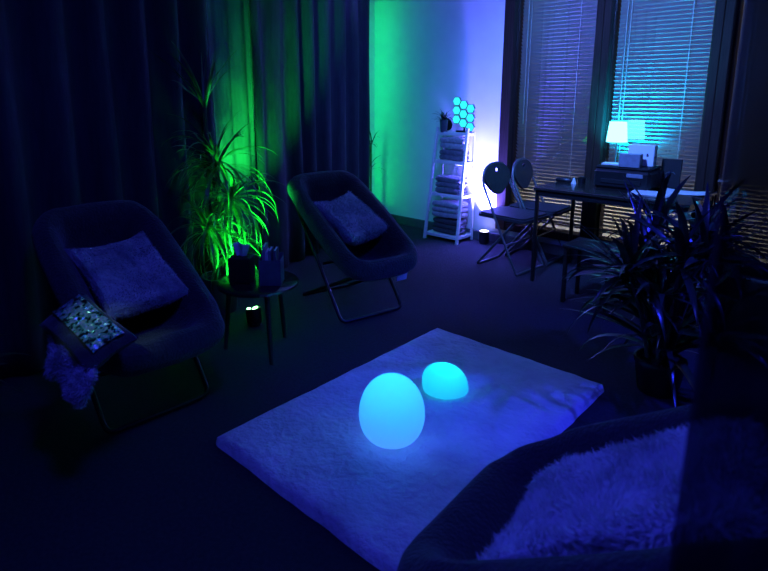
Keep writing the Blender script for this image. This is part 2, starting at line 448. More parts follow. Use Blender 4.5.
# ------------------------------------------------------------------ curtains
def curtain(name, path, m, label, amp=.085, per=.27, z0=.015, z1=ZC - .04, seed=0, flare=1.0, solid=.004, step=.016):
    rnd = random.Random(seed)
    pts = [V((x, y, 0)) for x, y in path]
    segs = [(pts[i + 1] - pts[i]).length for i in range(len(pts) - 1)]; tot = sum(segs)
    def at(s):
        for i, l in enumerate(segs):
            if s <= l or i == len(segs) - 1:
                t = s / l; d = (pts[i + 1] - pts[i]).normalized(); return pts[i].lerp(pts[i + 1], t), V((d.y, -d.x, 0))
            s -= l
    n = int(tot / step); nz = 14; ph = []; f = 0
    amps = []
    for i in range(n + 1):
        f += 2 * PI * step / (per * (1 + .45 * noise.noise(V((i * step * 2.3, seed, 0))))); ph.append(f)
        amps.append(amp * (.75 + .6 * noise.noise(V((i * step * 1.7, 9 + seed, 3)))))
    def fn(u, v):
        i = min(n, int(round(u * n))); p, nr = at(u * tot * .9999)
        k = .55 + .45 * (1 - v) * flare + .1 * math.sin(3 * v)
        s = math.sin(ph[i] + .25 * (1 - v) * math.sin(ph[i] * .31))
        s = math.copysign(abs(s) ** .75, s)
        z = z0 + (z1 - z0) * v
        return p + nr * (amps[i] * k * s + .03 * noise.noise(V((u * 9, v * 2, seed)))) + V((0, 0, z))
    b = MB(); b.grid(fn, n, nz)
    return tag(b.build(name, m, None, solid=solid), label, 'curtain', None)
curtain('curtain', [(-3.12, .0), (-3.32, .85), (-3.52, 1.6), (-3.64, 2.21)], M['curtain'],
        'long dark curtain hanging behind the lounge chair with the sequin cushion', seed=1)
curtain('curtain', [(-3.74, 2.66), (-3.95, 3.4), (-4.18, 4.2), (-4.27, 4.60)], M['curtain'],
        'long dark curtain catching green light behind the second lounge chair', seed=4, amp=.06)
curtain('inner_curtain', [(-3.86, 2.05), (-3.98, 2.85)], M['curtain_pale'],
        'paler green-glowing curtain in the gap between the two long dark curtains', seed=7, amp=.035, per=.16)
curtain('sheer_curtain', [(-.114, .60), (.10, .59), (.55, .55)], M['sheer'],
        'dark see-through drape hanging closest to the camera, plant leaves showing through', seed=11, amp=.010, per=.06, step=.005, solid=0.0)

# ------------------------------------------------------------------ rug
def rug():
    x0, x1, y0, y1 = -2.03, -.93, 1.15, 2.81
    cx, cy, hx, hy = (x0 + x1) / 2, (y0 + y1) / 2, (x1 - x0) / 2, (y1 - y0) / 2
    b = MB(); nu, nv = 60, 88
    def fn(u, v):
        a, c = u * 2 - 1, v * 2 - 1
        e = max(abs(a), abs(c)); x, y = a * hx, c * hy
        k = .03; m_ = min(hx - abs(x), hy - abs(y))
        h = .032 * min(1, math.sqrt(max(0, m_ / .035)))
        cr = max(0, abs(x) - hx + .05); cr2 = max(0, abs(y) - hy + .05)
        if cr > 0 and cr2 > 0:
            d = math.hypot(cr, cr2)
            if d > .05: s = .05 / d; x = math.copysign(hx - .05 + cr * s, x); y = math.copysign(hy - .05 + cr2 * s, y)
        w_ = .006 * noise.noise(V((x * 9, y * 9, 1))) if m_ < .02 else 0
        h += (.006 * noise.noise(V((x * 6, y * 6, 0))) + .004 * noise.noise(V((x * 19, y * 19, 5)))) * min(1, m_ / .05)
        return (cx + x + w_, cy + y + w_, .004 + h)
    b.grid(fn, nu, nv)
    o = b.build('plush_rug', M['rug'], None)
    tag(o, 'white plush rectangular rug lying on the dark carpet under the glowing lamps', 'rug')
rug()

# ------------------------------------------------------------------ glowing floor lamps
def egg_lamp():
    root = thing('egg_lamp', 'large egg-shaped lamp glowing sky blue on the white rug', 'lamp', (-1.425, 1.665, .038))
    p = []
    H = .300; n = 26
    for i in range(n + 1):
        t = i / n; a = -PI / 2 + PI * t
        z = H * .43 + (H * .43 if a < 0 else H * .57) * math.sin(a)
        r = .141 * abs(math.cos(a)) ** (.96 if a > 0 else .64)
        p.append((max(r, 0), max(z, .006)))
    p[0] = (0, .006)
    b = MB(); b.lathe(p, n=48); b.build('glowing_shell', M['egg'], root)
    b = MB(); b.lathe([(0, 0), (.06, 0), (.062, .006), (0, .012)], n=32); b.build('base', M['paper'], root)
    return root
def dome_lamp():
    root = thing('dome_lamp', 'small squat pebble-shaped lamp glowing turquoise on the white rug', 'lamp', (-1.50, 2.165, .043), math.radians(43))
    def fn(u, v):
        a = u * 2 * PI; t = v; e = t * PI / 2
        # flattened egg lying on its side: blunt end towards -x
        r = math.cos(e) ** .80; z = .128 * math.sin(e) ** .88
        rx = .112 if math.cos(a) < 0 else .116
        bulge = 1 + .06 * math.sin(e * 2)
        return V((rx * r * math.cos(a) * bulge - .02 * math.sin(e), .104 * r * math.sin(a) * bulge, .006 + z))
    b = MB(); b.grid(fn, 48, 18, wrap_u=True)
    n = 48; b.f.append(tuple(k * 19 for k in range(n - 1, -1, -1)))
    b.build('glowing_shell', M['egg'], root)
    b = MB(); b.lathe([(0, 0), (.07, 0), (.072, .005), (0, .008)], n=32); b.build('base', M['paper'], root)
    return root
egg_lamp(); dome_lamp()

# ------------------------------------------------------------------ pillows
def pillow_mb(a, b_, t, seed=0, nu=26, pinch=.10, rough=.012, curl=0.0):
    b = MB()
    for sgn in (1, -1):
        def fn(u, v):
            x, y = u * 2 - 1, v * 2 - 1
            h = (max(0, 1 - x ** 4) * max(0, 1 - y ** 4)) ** .42
            px = a * x * (1 - pinch * (1 - y * y) * abs(x) ** 2); py = b_ * y * (1 - pinch * (1 - x * x) * abs(y) ** 2)
            nn = rough * noise.noise(V((x * 2.6 + seed, y * 2.6, sgn * 3))) + rough * .6 * noise.noise(V((x * 6 + seed, y * 6, sgn)))
            return V((px, py, sgn * t * h + nn * h + curl * abs(y) ** 3))
        c = MB(); c.grid(fn, nu, nu)
        if sgn < 0: c.f = [tuple(reversed(f)) for f in c.f]
        b.add([V(p) for p in c.v], c.f)
    return b
def furry(b, n, ln, wd, seed, out=.7):
    """surface hairs, part of the same mesh"""
    rnd = random.Random(seed); vs = [V(p) for p in b.v]; fs = list(b.f); hv = []; hf = []
    areas = []
    for f in fs:
        p = [vs[i] for i in f]; areas.append((p[2] - p[0]).cross(p[3] - p[1]).length * .5 if len(f) == 4 else 1e-9)
    idx = rnd.choices(range(len(fs)), weights=areas, k=n)
    for i in idx:
        f = fs[i]; p = [vs[k] for k in f]; u, v = rnd.random(), rnd.random()
        q = p[0].lerp(p[1], u).lerp(p[3].lerp(p[2], u), v)
        nr = (p[2] - p[0]).cross(p[3] - p[1])
        if nr.length < 1e-12: continue
        nr.normalize()
        sw = V((noise.noise(q * 9 + V((seed, 0, 0))), noise.noise(q * 9 + V((0, seed, 5))), noise.noise(q * 9 + V((5, 0, seed)))))
        d = (nr * out + sw * 1.3 + V((rnd.uniform(-1, 1), rnd.uniform(-1, 1), rnd.uniform(-1, 1))) * .55).normalized()
        s = d.cross(V((rnd.uniform(-1, 1), rnd.uniform(-1, 1), rnd.uniform(-1, 1))))
        if s.length < 1e-6: continue
        s.normalize(); l = ln * rnd.uniform(.6, 1.15); k = len(hv)
        d2 = (d + sw * .6 + V((0, 0, -.35))).normalized()
        m_ = q + d * l * .55
        hv += [q - s * wd, q + s * wd, m_ + s * wd * .7, m_ - s * wd * .7, m_ + d2 * l * .5]
        hf += [(k, k + 1, k + 2, k + 3), (k + 3, k + 2, k + 4)]
    b.add(hv, hf); return b

# ------------------------------------------------------------------ lounge chairs
def lounge_chair(loc, rz, label, seed, hw=.262, xf=.434, xb=-.434, zf=.395, zb=.875, depth=.25, tagpart=False):
    root = thing('lounge_chair', label, 'chair', loc, rz, 'folding lounge chairs around the rug')
    cen = V(((xf + xb) / 2, 0, (zf + zb) / 2)); ux = V((xf - xb, 0, zf - zb)) / 2; hl = ux.length; ud = ux.normalized()
    nrm = V((-ud.z, 0, ud.x))
    prof = [(0, -depth), (.22, -depth * .97), (.42, -depth * .85), (.60, -depth * .62), (.74, -depth * .36), (.84, -.045), (.875, .01), (.915, .05),
            (.975, .068), (1.04, .055), (1.085, .015), (1.085, -.04), (1.03, -.075), (.93, -.085), (.82, -depth * .42 - .05), (.60, -depth * .70 - .05), (.30, -depth - .045), (0, -depth - .05)]
    na = 72; vs = []; fs = []
    for i in range(na):
        a = 2 * PI * i / na; ca, sa = math.cos(a), math.sin(a)
        e = 2 / 5.4
        su = math.copysign(abs(ca) ** e, ca); sv = math.copysign(abs(sa) ** e, sa)
        for j, (k, h) in enumerate(prof):
            kk = k
            # keep the tube round near the rim: offsets in metres instead of factors
            off = (k - .975) * .66 if k > .8 else 0
            base = min(k, .975) if k > .8 else k
            if k > .8: base = .975
            p2 = ud * (hl * su * base) + V((0, hw * sv * base, 0))
            dr = (ud * su + V((0, sv, 0)))
            if dr.length > 0: dr.normalize()
            p = cen + p2 + dr * off * 1.0 + nrm * h
            shift = -.05 * (1 - k) if k < .8 else 0
            p += ud * shift
            q = p * 5 + V((seed * 7, 0, 0))
            p += nrm * (.013 * noise.noise(q) + .010 * noise.noise(q * 2.7)) + dr * (.012 * noise.noise(q * 1.3 + V((9, 9, 9))))
            vs.append(p)
    m = len(prof)
    for i in range(na):
        i2 = (i + 1) % na
        for j in range(m - 1): fs.append((i * m + j, i2 * m + j, i2 * m + j + 1, i * m + j + 1))
    b = MB(); b.add(vs, fs); b.build('padded_seat', M['lounger'], root, sub=1)
    g = hw - .01
    zs = lambda x: zf + (x - xf) / (xb - xf) * (zb - zf)
    t = MB(); t.tube(arc([(-.34, g + .01, zs(-.34) - .09), (.27, g, .014), (.27, -g, .014), (-.34, -g - .01, zs(-.34) - .09)], .05), .0125, 10)
    t.build('front_leg_loop', M['steel'], root)
    t = MB(); t.tube(arc([(.36, g - .035, zs(.36) - .09), (-.36, g - .035, .014), (-.36, -g + .035, .014), (.36, -g + .035, zs(.36) - .09)], .05), .0125, 10)
    t.build('rear_leg_loop', M['steel'], root)
    t = MB(); t.tube([(-.02, -g + .03, zs(-.02) - .30), (-.02, g - .03, zs(-.02) - .30)], .010, 8); t.build('cross_bar', M['steel'], root)
    if tagpart:
        t = MB(); t.box((.37, .17, .285), (.006, .085, .05), rot=(0, .2, 0)); o = t.build('fabric_tag', M['paper'], root, smooth=False); o['label'] = 'pale fabric tag under the front rim'
    return root, cen, ud, nrm
def local_frame(root_loc, rz, cen, ud, nrm, u, v, h, spin=0.0, tip=0.0):
    R = Rz(rz); c = R @ (cen + ud * u + V((0, v, 0)) + nrm * h) + V(root_loc)
    x = R @ ud; z = R @ nrm; y = z.cross(x)
    B = Matrix((x, y, z)).transposed() @ Rz(spin) @ Ry(tip)
    return Matrix.Translation(c) @ B.to_4x4()
def furry_pillow(name, mtx, a, b_, t, m, label, seed, hair=None):
    p = pillow_mb(a, b_, t, seed, curl=.045)
    if hair: furry(p, hair[0], hair[1], hair[2], seed)
    o = p.build(name, m, None, matrix=mtx)
    tag(o, label, 'pillow'); return o

c1 = ((-2.665, 1.118, 0), math.radians(-2))
r, cen, ud, nrm = lounge_chair(*c1, 'dark padded lounge chair holding the plush pillow and sequin cushion, before the curtains', 1)
furry_pillow('plush_pillow', local_frame(*c1, cen, ud, nrm, -.005, .0, -.015, math.radians(4)), .25, .205, .065, M['plush'],
             'crushed plush square pillow on the lounge chair with the sequin cushion', 3, (9000, .012, .0016))
c2 = ((-2.751, 2.756, 0), math.radians(-12.8))
r, cen, ud, nrm = lounge_chair(*c2, 'dark padded lounge chair between the side table and the green-lit wall', 2, tagpart=True)
furry_pillow('fur_pillow', local_frame(*c2, cen, ud, nrm, -.02, .0, -.02, math.radians(12)), .225, .18, .06, M['fur_grey'],
             'grey-blue fluffy pillow on the lounge chair behind the side table', 5, (14000, .022, .0014))
c3 = ((-.315, 1.145, 0), math.radians(183))
r, cen, ud, nrm = lounge_chair(*c3, 'dark padded lounge chair close to the camera, its back to the sheer drape', 3, hw=.305, xf=.39, xb=-.39, zf=.387, zb=.92)
furry_pillow('fur_pillow', local_frame(*c3, cen, ud, nrm, +.02, .0, -.05, math.radians(8)), .30, .23, .085, M['fur'],
             'shaggy pale fur pillow on the lounge chair closest to the camera', 8, (30000, .026, .0013))

# sequin cushion over the arm of the first lounger, fleece beneath it
def sequin_cushion():
    root = thing('sequin_cushion', 'dark cushion with a band of shimmering sequins over the chair arm', 'cushion')
    ux = V((.994, 0, -.107)).normalized(); vy = V((.04, .915, .40)); vy = (vy - ux * vy.dot(ux)).normalized(); nz = ux.cross(vy)
    root.matrix_basis = Matrix.Translation(V((-2.275, .775, .572))) @ Matrix((ux, vy, nz)).transposed().to_4x4()
    a, b_, t = .250, .108, .045
    p = pillow_mb(a, b_, t, 12); p.build('cover', M['cushion_cloth'], root)
    b = MB()
    def fn(u, v):
        x = (u * 2 - 1) * .90; y = -.42 + v * 1.15
        h = (max(0, 1 - x ** 4) * max(0, 1 - y ** 4)) ** .42
        px_ = a * x * (1 - .10 * (1 - y * y) * abs(x) ** 2); py_ = b_ * y * (1 - .10 * (1 - x * x) * abs(y) ** 2)
        return V((px_, py_, t * h + .012 + .003 * noise.noise(V((x * 9, y * 9, 4)))))
    b.grid(fn, 40, 24); o = b.build('sequin_band', M['sequin'], root, solid=.002); o['label'] = 'green and lilac sequin band'
sequin_cushion()
def fleece_throw():
    A, B_, C_, D = V((-2.455, .705, .545)), V((-2.00, .705, .515)), V((-2.06, .655, .38)), V((-2.42, .655, .435))
    bb = MB()
    for sg in (1, -1):
        b = MB()
        def fn(u, v):
            p = A.lerp(B_, u).lerp(D.lerp(C_, u), v)
            x, y = u * 2 - 1, v * 2 - 1; h = (max(0, 1 - x ** 4) * max(0, 1 - y ** 4)) ** .5
            return p + V((0, -sg * (.022 * h) + .012 * math.sin(u * 11 + v * 2), .008 * math.sin(u * 17)))
        b.grid(fn, 26, 18); bb.add([V(p) for p in b.v], [f if sg > 0 else tuple(reversed(f)) for f in b.f])
    bb.f = [tuple(reversed(f)) for f in bb.f]
    furry(bb, 6000, .022, .0015, 31)
    o = bb.build('draped_throw', M['fleece'], None)
    tag(o, 'pale fleece throw hanging over the chair side below the sequin cushion', 'throw')
fleece_throw()

# ------------------------------------------------------------------ plants
def potted(name, label, loc, pot_r, pot_h, potm, heads, leafm, seed, canes=(), cat='plant', keep=None):
    root = thing(name, label, cat, loc)
    b = MB(); b.lathe([(0, 0), (pot_r * .78, 0), (pot_r * .80, .01), (pot_r, pot_h - .02), (pot_r * 1.04, pot_h - .02), (pot_r * 1.04, pot_h), (pot_r * .93, pot_h), (pot_r * .9, pot_h - .03), (0, pot_h - .03)], n=32)
    b.build('pot', potm, root)
    b = MB(); b.lathe([(pot_r * .9, pot_h - .034), (pot_r * .5, pot_h - .02), (0, pot_h - .018)], n=24); b.build('soil', M['soil'], root)
    if canes:
        b = MB()
        for (pts, r) in canes: b.tube(pts, r, 8)
        b.build('cane', M['cane'], root)
    b = MB(); rnd = random.Random(seed)
    for (c, n, L, wd, el0, el1, dr0, dr1, azr) in heads:
        for k in range(n):
            az = rnd.uniform(*azr) if azr else rnd.uniform(0, 2 * PI)
            t = (k + .5) / n
            b.leaf(V(c) + V((rnd.uniform(-.015, .015), rnd.uniform(-.015, .015), rnd.uniform(-.03, .03))), az, el0 + (el1 - el0) * t + rnd.uniform(-.12, .12),
                   L * rnd.uniform(.7, 1.1), wd * rnd.uniform(.8, 1.1), rnd.uniform(dr0, dr1), twist=rnd.uniform(-.8, .8))
    if keep: b.v = [tuple(keep(V(p) + V(loc)) - V(loc)) for p in b.v]
    b.build('foliage', leafm, root)
    return root
def keep_front(p):
    # leaves press against the curtain or wall and stay in front of it
    path = [(-3.12, .0), (-3.32, .85), (-3.52, 1.6), (-3.64, 2.21), (-3.74, 2.66), (-3.95, 3.4), (-4.27, 4.6)]
    for (xa, ya), (xb, yb) in zip(path, path[1:]):
        if ya <= p.y <= yb:
            lim = xa + (xb - xa) * (p.y - ya) / (yb - ya) + .12
            if p.x < lim: p.x = lim + .02 * (lim - p.x)
    return p
def keep_corner(p):
    p.x = max(p.x, X0 + .03); p.y = min(p.y, YB - .04)
    if p.x < -4.10 and p.y < 4.66: p.y = 4.66
    return p
# tall green-lit plant by the curtain gap
potted('dracaena_plant', 'tall spiky green-lit plant standing by the curtains behind the side table', (-3.36, 2.06, 0), .13, .26, M['pot'],
       [((.0, -.05, 1.42), 16, .46, .009, 1.5, .8, .3, 1.0, None),
        ((.03, .0, 1.05), 60, .46, .009, 1.45, -.6, .9, 2.4, None),
        ((.06, .08, .80), 60, .44, .009, 1.3, -.9, .9, 2.4, None),
        ((.05, -.10, .62), 60, .42, .008, 1.2, -1.0, 1.0, 2.6, None),
        ((.08, .02, .42), 40, .36, .008, 1.2, -.6, 1.0, 2.4, None)],
       M['leaf_pale'], 21,
       [([(0, -.02, .2), (.0, -.04, .8), (0, -.05, 1.42)], .016), ([(.03, .02, .2), (.03, .01, .6), (.03, .0, 1.05)], .015),
        ([(.05, .03, .2), (.06, .06, .5), (.06, .08, .80)], .014), ([(.02, -.05, .2), (.04, -.08, .4), (.05, -.10, .62)], .013), ([(.05, .0, .2), (.08, .02, .42)], .012)], keep=keep_front)
# big dark plant in front of the table
heads = []; canes = []
prnd = random.Random(77)
for k in range(13):
    a = k * 2.4; r0 = .03 + .02 * (k % 4); zt = (.36, .80, .58, .70, .48, .76, .40, .66, .82, .54, .74, .44, .62)[k]; r1 = .06 + .17 * prnd.random()
    bx, by = r0 * math.cos(a), r0 * math.sin(a); tx, ty = bx + r1 * math.cos(a), by + r1 * math.sin(a)
    canes.append(([(bx, by, .2), ((bx + tx) / 2 * .9, (by + ty) / 2 * .9, (.2 + zt) / 2), (tx, ty, zt)], .011))
    heads.append(((tx, ty, zt), 18, .42 if zt < .7 else .36, .019, 1.45, -.25, .5, 1.7, None))
heads.append(((0, 0, .26), 14, .85, .016, 1.5, .9, .4, 1.2, None))
heads.append(((0, 0, .22), 46, .52, .018, 1.2, .1, .6, 1.7, None))
potted('strap_leaf_plant', 'large dark strap-leaved plant standing before the table beyond the rug corner', (-.74, 2.98, 0), .12, .18, M['black'],
       heads, M['leaf_dark'], 5, canes)
# plant peeping out past the end of the second curtain
potted('slender_leaf_plant', 'slender-leaved plant peeping past the curtain end against the green wall', (-4.50, 4.84, 0), .09, .22, M['pot'],
       [((0, 0, .66), 18, .27, .007, 1.3, -.2, .8, 1.8, (-2.6, .2)), ((0, 0, .92), 14, .27, .007, 1.3, 0, .6, 1.6, (-2.6, .2))], M['leaf_dark'], 8,
       [([(0, 0, .18), (0, 0, .95)], .012)], keep=keep_corner)
# small plant at the very edge of the view
potted('broad_leaf_plant', 'small dark leafy plant beside the curtain next to the sequin cushion', (-2.90, .36, 0), .10, .22, M['pot'],
       [((0, 0, .22), 16, .40, .020, 1.35, .2, .7, 1.8, None)], M['leaf'], 14, keep=keep_front)

# ------------------------------------------------------------------ side table with its things
def side_table():
    root = thing('side_table', 'small dark round side table between the two lounge chairs', 'table', (-2.63, 1.86, 0), math.radians(15))
    b = MB(); b.lathe([(0, .410), (.225, .410), (.235, .416), (.235, .430), (.228, .435), (0, .435)], n=48); b.build('table_top', M['tabletop'], root)
    for k in range(3):
        a = math.radians(-35 + 120 * k); t = MB()
        t.tube([(.17 * math.cos(a), .17 * math.sin(a), .41), (.215 * math.cos(a), .215 * math.sin(a), .0)], [.017, .012], 10); t.build('leg', M['ladderdark'], root)
    b = MB(); b.lathe([(.13, .16), (.15, .16), (.15, .175), (.13, .175)], n=32)
    return root
side_table()
def tissue_box():
    root = thing('tissue_box', 'black tissue box with a white tissue on the side table', 'box', (-2.70, 1.80, .435), math.radians(40))
    b = MB(); b.box((0, 0, .075), (.125, .125, .15), ch=.006); b.build('box', M['black_matte'], root, smooth=False)
    b = MB()
    def fn(u, v):
        x = (u - .5) * (.05 + .05 * v); return V((x, .018 * math.sin(u * 7) * (.4 + v), .145 + .085 * v - .02 * abs(u - .4)))
    b.grid(fn, 14, 10); b.build('tissue', M['tissue'], root, solid=.002)
tissue_box()
def file_holder():
    root = thing('magazine_file', 'slate blue magazine file standing on the side table', 'file', (-2.545, 1.895, .435), math.radians(43))
    b = MB(); W, D, H, th = .125, .13, .15, .004
    b.box((0, 0, th / 2), (W, D, th)); b.box((-W / 2 + th / 2, 0, H / 2), (th, D, H)); b.box((W / 2 - th / 2, 0, H / 2), (th, D, H))
    b.box((0, -D / 2 + th / 2, H / 2), (W, th, H)); b.box((0, D / 2 - th / 2, H / 2 * 1.1), (W, th, H * 1.1))
    b.build('case', M['folder'], root, smooth=False)
    R = Rz(math.radians(43)); base = V((-2.545, 1.895, .440))
    for i, (dx, h, mt, tilt, lab) in enumerate(((-.042, .225, 'folder2', .05, 'pale thin booklet standing out highest in the slate magazine file'),
                                                 (-.020, .19, 'paper', .02, 'white booklet in the slate magazine file beside the highest one'),
                                                 (.004, .20, 'folder2', -.02, 'grey booklet in the middle of the slate magazine file'),
                                                 (.030, .20, 'folder', .0, 'slate booklet at the outer end of the magazine file'))):
        p = base + R @ V((dx, 0, 0))
        t = thing('booklet', lab, 'booklet', p, math.radians(43), 'booklets in the magazine file')
        cv = MB(); cv.box((-.0065, 0, h / 2), (.0015, .108, h)); cv.box((.0065, 0, h / 2), (.0015, .108, h)); cv.box((0, -.0545, h / 2), (.0145, .0015, h))
        cv.build('cover', M[mt], t, smooth=False)
        pg = MB(); pg.box((0, .001, h / 2 - .002), (.0112, .105, h - .006)); pg.build('pages', M['paper'], t, smooth=False)
        t.rotation_euler = Euler((0, tilt, math.radians(43)))
file_holder()

# ------------------------------------------------------------------ floor lights
def spot_can(name, label, loc, tilt, az, r, h, lens, lensname, rings=None):
    root = thing(name, label, 'light', loc)
    R = Rz(az) @ Ry(tilt)
    b = MB(); b.lathe([(0, 0), (r * .9, 0), (r, .01), (r, h), (r * .9, h), (r * .88, h - .008), (0, h - .008)], c=(0, 0, .012), n=28, R=R); b.build('housing', M['black'], root)
    if rings:
        for (x, y) in rings:
            d = MB(); d.lathe([(0, h - .004), (r * .26, h - .004), (r * .22, h + .004), (0, h + .006)], c=R @ V((x, y, 0)) + V((0, 0, .012)), n=14, R=R); d.build('led', lens, root)
    else:
        d = MB(); d.lathe([(0, h - .002), (r * .84, h - .002), (r * .6, h + .006), (0, h + .009)], c=(0, 0, .012), n=28, R=R); d.build(lensname, lens, root)
    st = MB(); st.lathe([(0, 0), (r * .8, 0), (r * .8, .014), (0, .014)], n=20); st.build('foot', M['black'], root)
    return root
spot_can('floor_spotlight', 'small black floor spotlight with green diodes under the side table', (-2.97, 2.06, 0), math.radians(-12), math.radians(-12), .05, .10, M['led_green'], 'led', [(-.02, -.022), (.022, -.002), (-.012, .024)])
spot_can('floor_uplight', 'black can uplight shining violet up the wall beside the ladder shelf', (-2.985, 4.92, 0), 0, 0, .052, .12, M['lens_white'], 'lens')
spot_can('floor_uplight', 'pale round light low behind the lounge chair by the green wall', (-4.03, 4.62, 0), 0, 0, .075, .06, M['lens_pale'], 'lens')

# ------------------------------------------------------------------ ladder shelf
LX = -3.365; LYF, LYB = 4.69, 4.975
def ladder():
    root = thing('ladder_shelf', 'white ladder shelf of folded blankets against the window wall', 'shelf', (LX, LYF, 0))
    H = 1.13; hw0, hw1 = .205, .188; d = LYB - LYF
    yf = lambda z: .155 * z / H
    xw = lambda z: hw0 + (hw1 - hw0) * z / H
    for s in (-1, 1):
        b = MB(); ang = math.atan(.155 / H); a2 = math.atan((hw0 - hw1) / H)
        L = H + .06
        b.box((s * (hw0 + hw1) / 2, yf(H / 2), H / 2 + .02), (.026, .036, L), rot=Euler((-ang, -s * a2, 0)), ch=.004); b.build('front_leg', M['white_wood'], root, smooth=False)
        b = MB(); b.box((s * (hw0 + hw1) / 2, d - .012, H / 2), (.024, .024, H), rot=Euler((0, -s * a2, 0)), ch=.003); b.build('rear_leg', M['white_wood'], root, smooth=False)
    for z in (.055, .475, .815, 1.11):
        b = MB(); W = 2 * xw(z) - .03; y0, y1 = yf(z) + .0, d - .005
        b.box((0, (y0 + y1) / 2, z), (W, y1 - y0, .014), ch=.003)
        b.box((0, y0 + .006, z), (W, .016, .034), ch=.003); b.box((0, y1 - .008, z), (W, .014, .034), ch=.003)
        b.build('shelf_board', M['white_wood'], root, smooth=False)
        for s in (-1, 1):
            c = MB(); c.box((s * (xw(z) - .002), (y0 + y1) / 2, z + .0), (.014, y1 - y0 - .02, .028), ch=.003); c.build('side_rail', M['white_wood'], root, smooth=False)
ladder()
def blanket(c, size, m, label, seed):
    L, D, H = size; b = MB()
    n = max(2, int(H / .045)); hh = H / n
    for k in range(n):
        def fn(u, v):
            a = u * 2 * PI; e = -PI / 2 + v * PI
            sx = lambda t, p: math.copysign(abs(t) ** p, t)
            ce, se = sx(math.cos(e), .35), sx(math.sin(e), .6); ca, sa = sx(math.cos(a), .3), sx(math.sin(a), .3)
            j = 1 + .05 * noise.noise(V((k * 3 + seed, seed, 1)))
            p = V((L / 2 * ce * ca * j, D / 2 * ce * sa * j, hh * .56 * se))
            p += V((0, 0, .012 * noise.noise(V((p.x * 8 + seed, p.y * 8, k * 2.0))))); return p + V((0, 0, hh * (k + .5)))
        b.grid(fn, 36, 14, wrap_u=True)
    # folded edge joining the layers at the front
    o = b.build('folded_blanket', m, None, matrix=Matrix.Translation(V(c)))
    return tag(o, label, 'blanket', 'folded blankets on the ladder shelf')
blanket((LX, 4.85, .072), (.34, .19, .150), M['bl_dark'], 'dark folded blanket lying on the bottom shelf of the white ladder', 1)
blanket((LX - .005, 4.85, .240), (.355, .215, .165), M['bl_light'], 'pale fluffy folded blanket topping the pile on the ladder\'s lowest shelf', 2)
blanket((LX - .01, 4.868, .492), (.335, .155, .175), M['bl_mid'], 'slate folded blanket alone on the ladder\'s second shelf', 3)
blanket((LX, 4.890, .832), (.32, .115, .108), M['bl_mid'], 'slate folded blanket below another on the ladder\'s third shelf', 4)
blanket((LX, 4.890, .955), (.31, .12, .115), M['bl_light'], 'pale folded blanket uppermost on the ladder\'s third shelf', 5)
potted('potted_plant', 'small spiky plant in a slate pot on top of the ladder shelf', (LX - .122, 4.868, 1.119), .043, .13, M['pot_blue'],
       [((0, 0, .125), 40, .13, .006, 1.5, .1, .3, 1.4, None)], M['leaf_dark'], 33)
b = MB(); b.lathe([(0, -.006), (.062, -.006), (.066, 0), (.062, .006), (0, .006)], n=32, R=Rx(PI / 2) @ Matrix.Identity(3))
o = b.build('dark_disc_ornament', M['black'], None, matrix=Matrix.Translation(V((LX - .130, 4.938, 1.198))) @ Matrix.Rotation(math.radians(8), 4, 'X'))
tag(o, 'dark round ornament propped behind the slate pot on the ladder', 'ornament')
def hex_light():
    root = thing('hexagon_light', 'cyan glowing panel of hexagon lights on the ladder shelf top', 'light', (-3.278, 4.915, 1.119))
    R = .0525
    cells = []
    for cidx in range(3):
        for k in range(3):
            cells.append(((cidx - 1) * R * 1.60, (.318 - k * .092 - cidx * .036)))
    hexa = lambda r: [(r * math.cos(PI / 3 * i), r * math.sin(PI / 3 * i)) for i in range(6)]
    Rm = Rx(PI / 2)
    for (x, z) in cells:
        f = MB(); f.prism(hexa(R * .97), .018, R=Rm, c=(x, .006, z)); o = f.build('hexagon_tile', M['hexrim'], root, smooth=False)
        e = MB(); e.prism(hexa(R * .84), .008, R=Rm, c=(x, -.006, z)); e.build('diffuser', M['hexcell'], o, smooth=False)
    f = MB(); f.box((0, .012, .012), (.17, .05, .024), ch=.004); f.box((0, .022, .11), (.02, .008, .2)); f.build('base', M['black'], root, smooth=False)
hex_light()

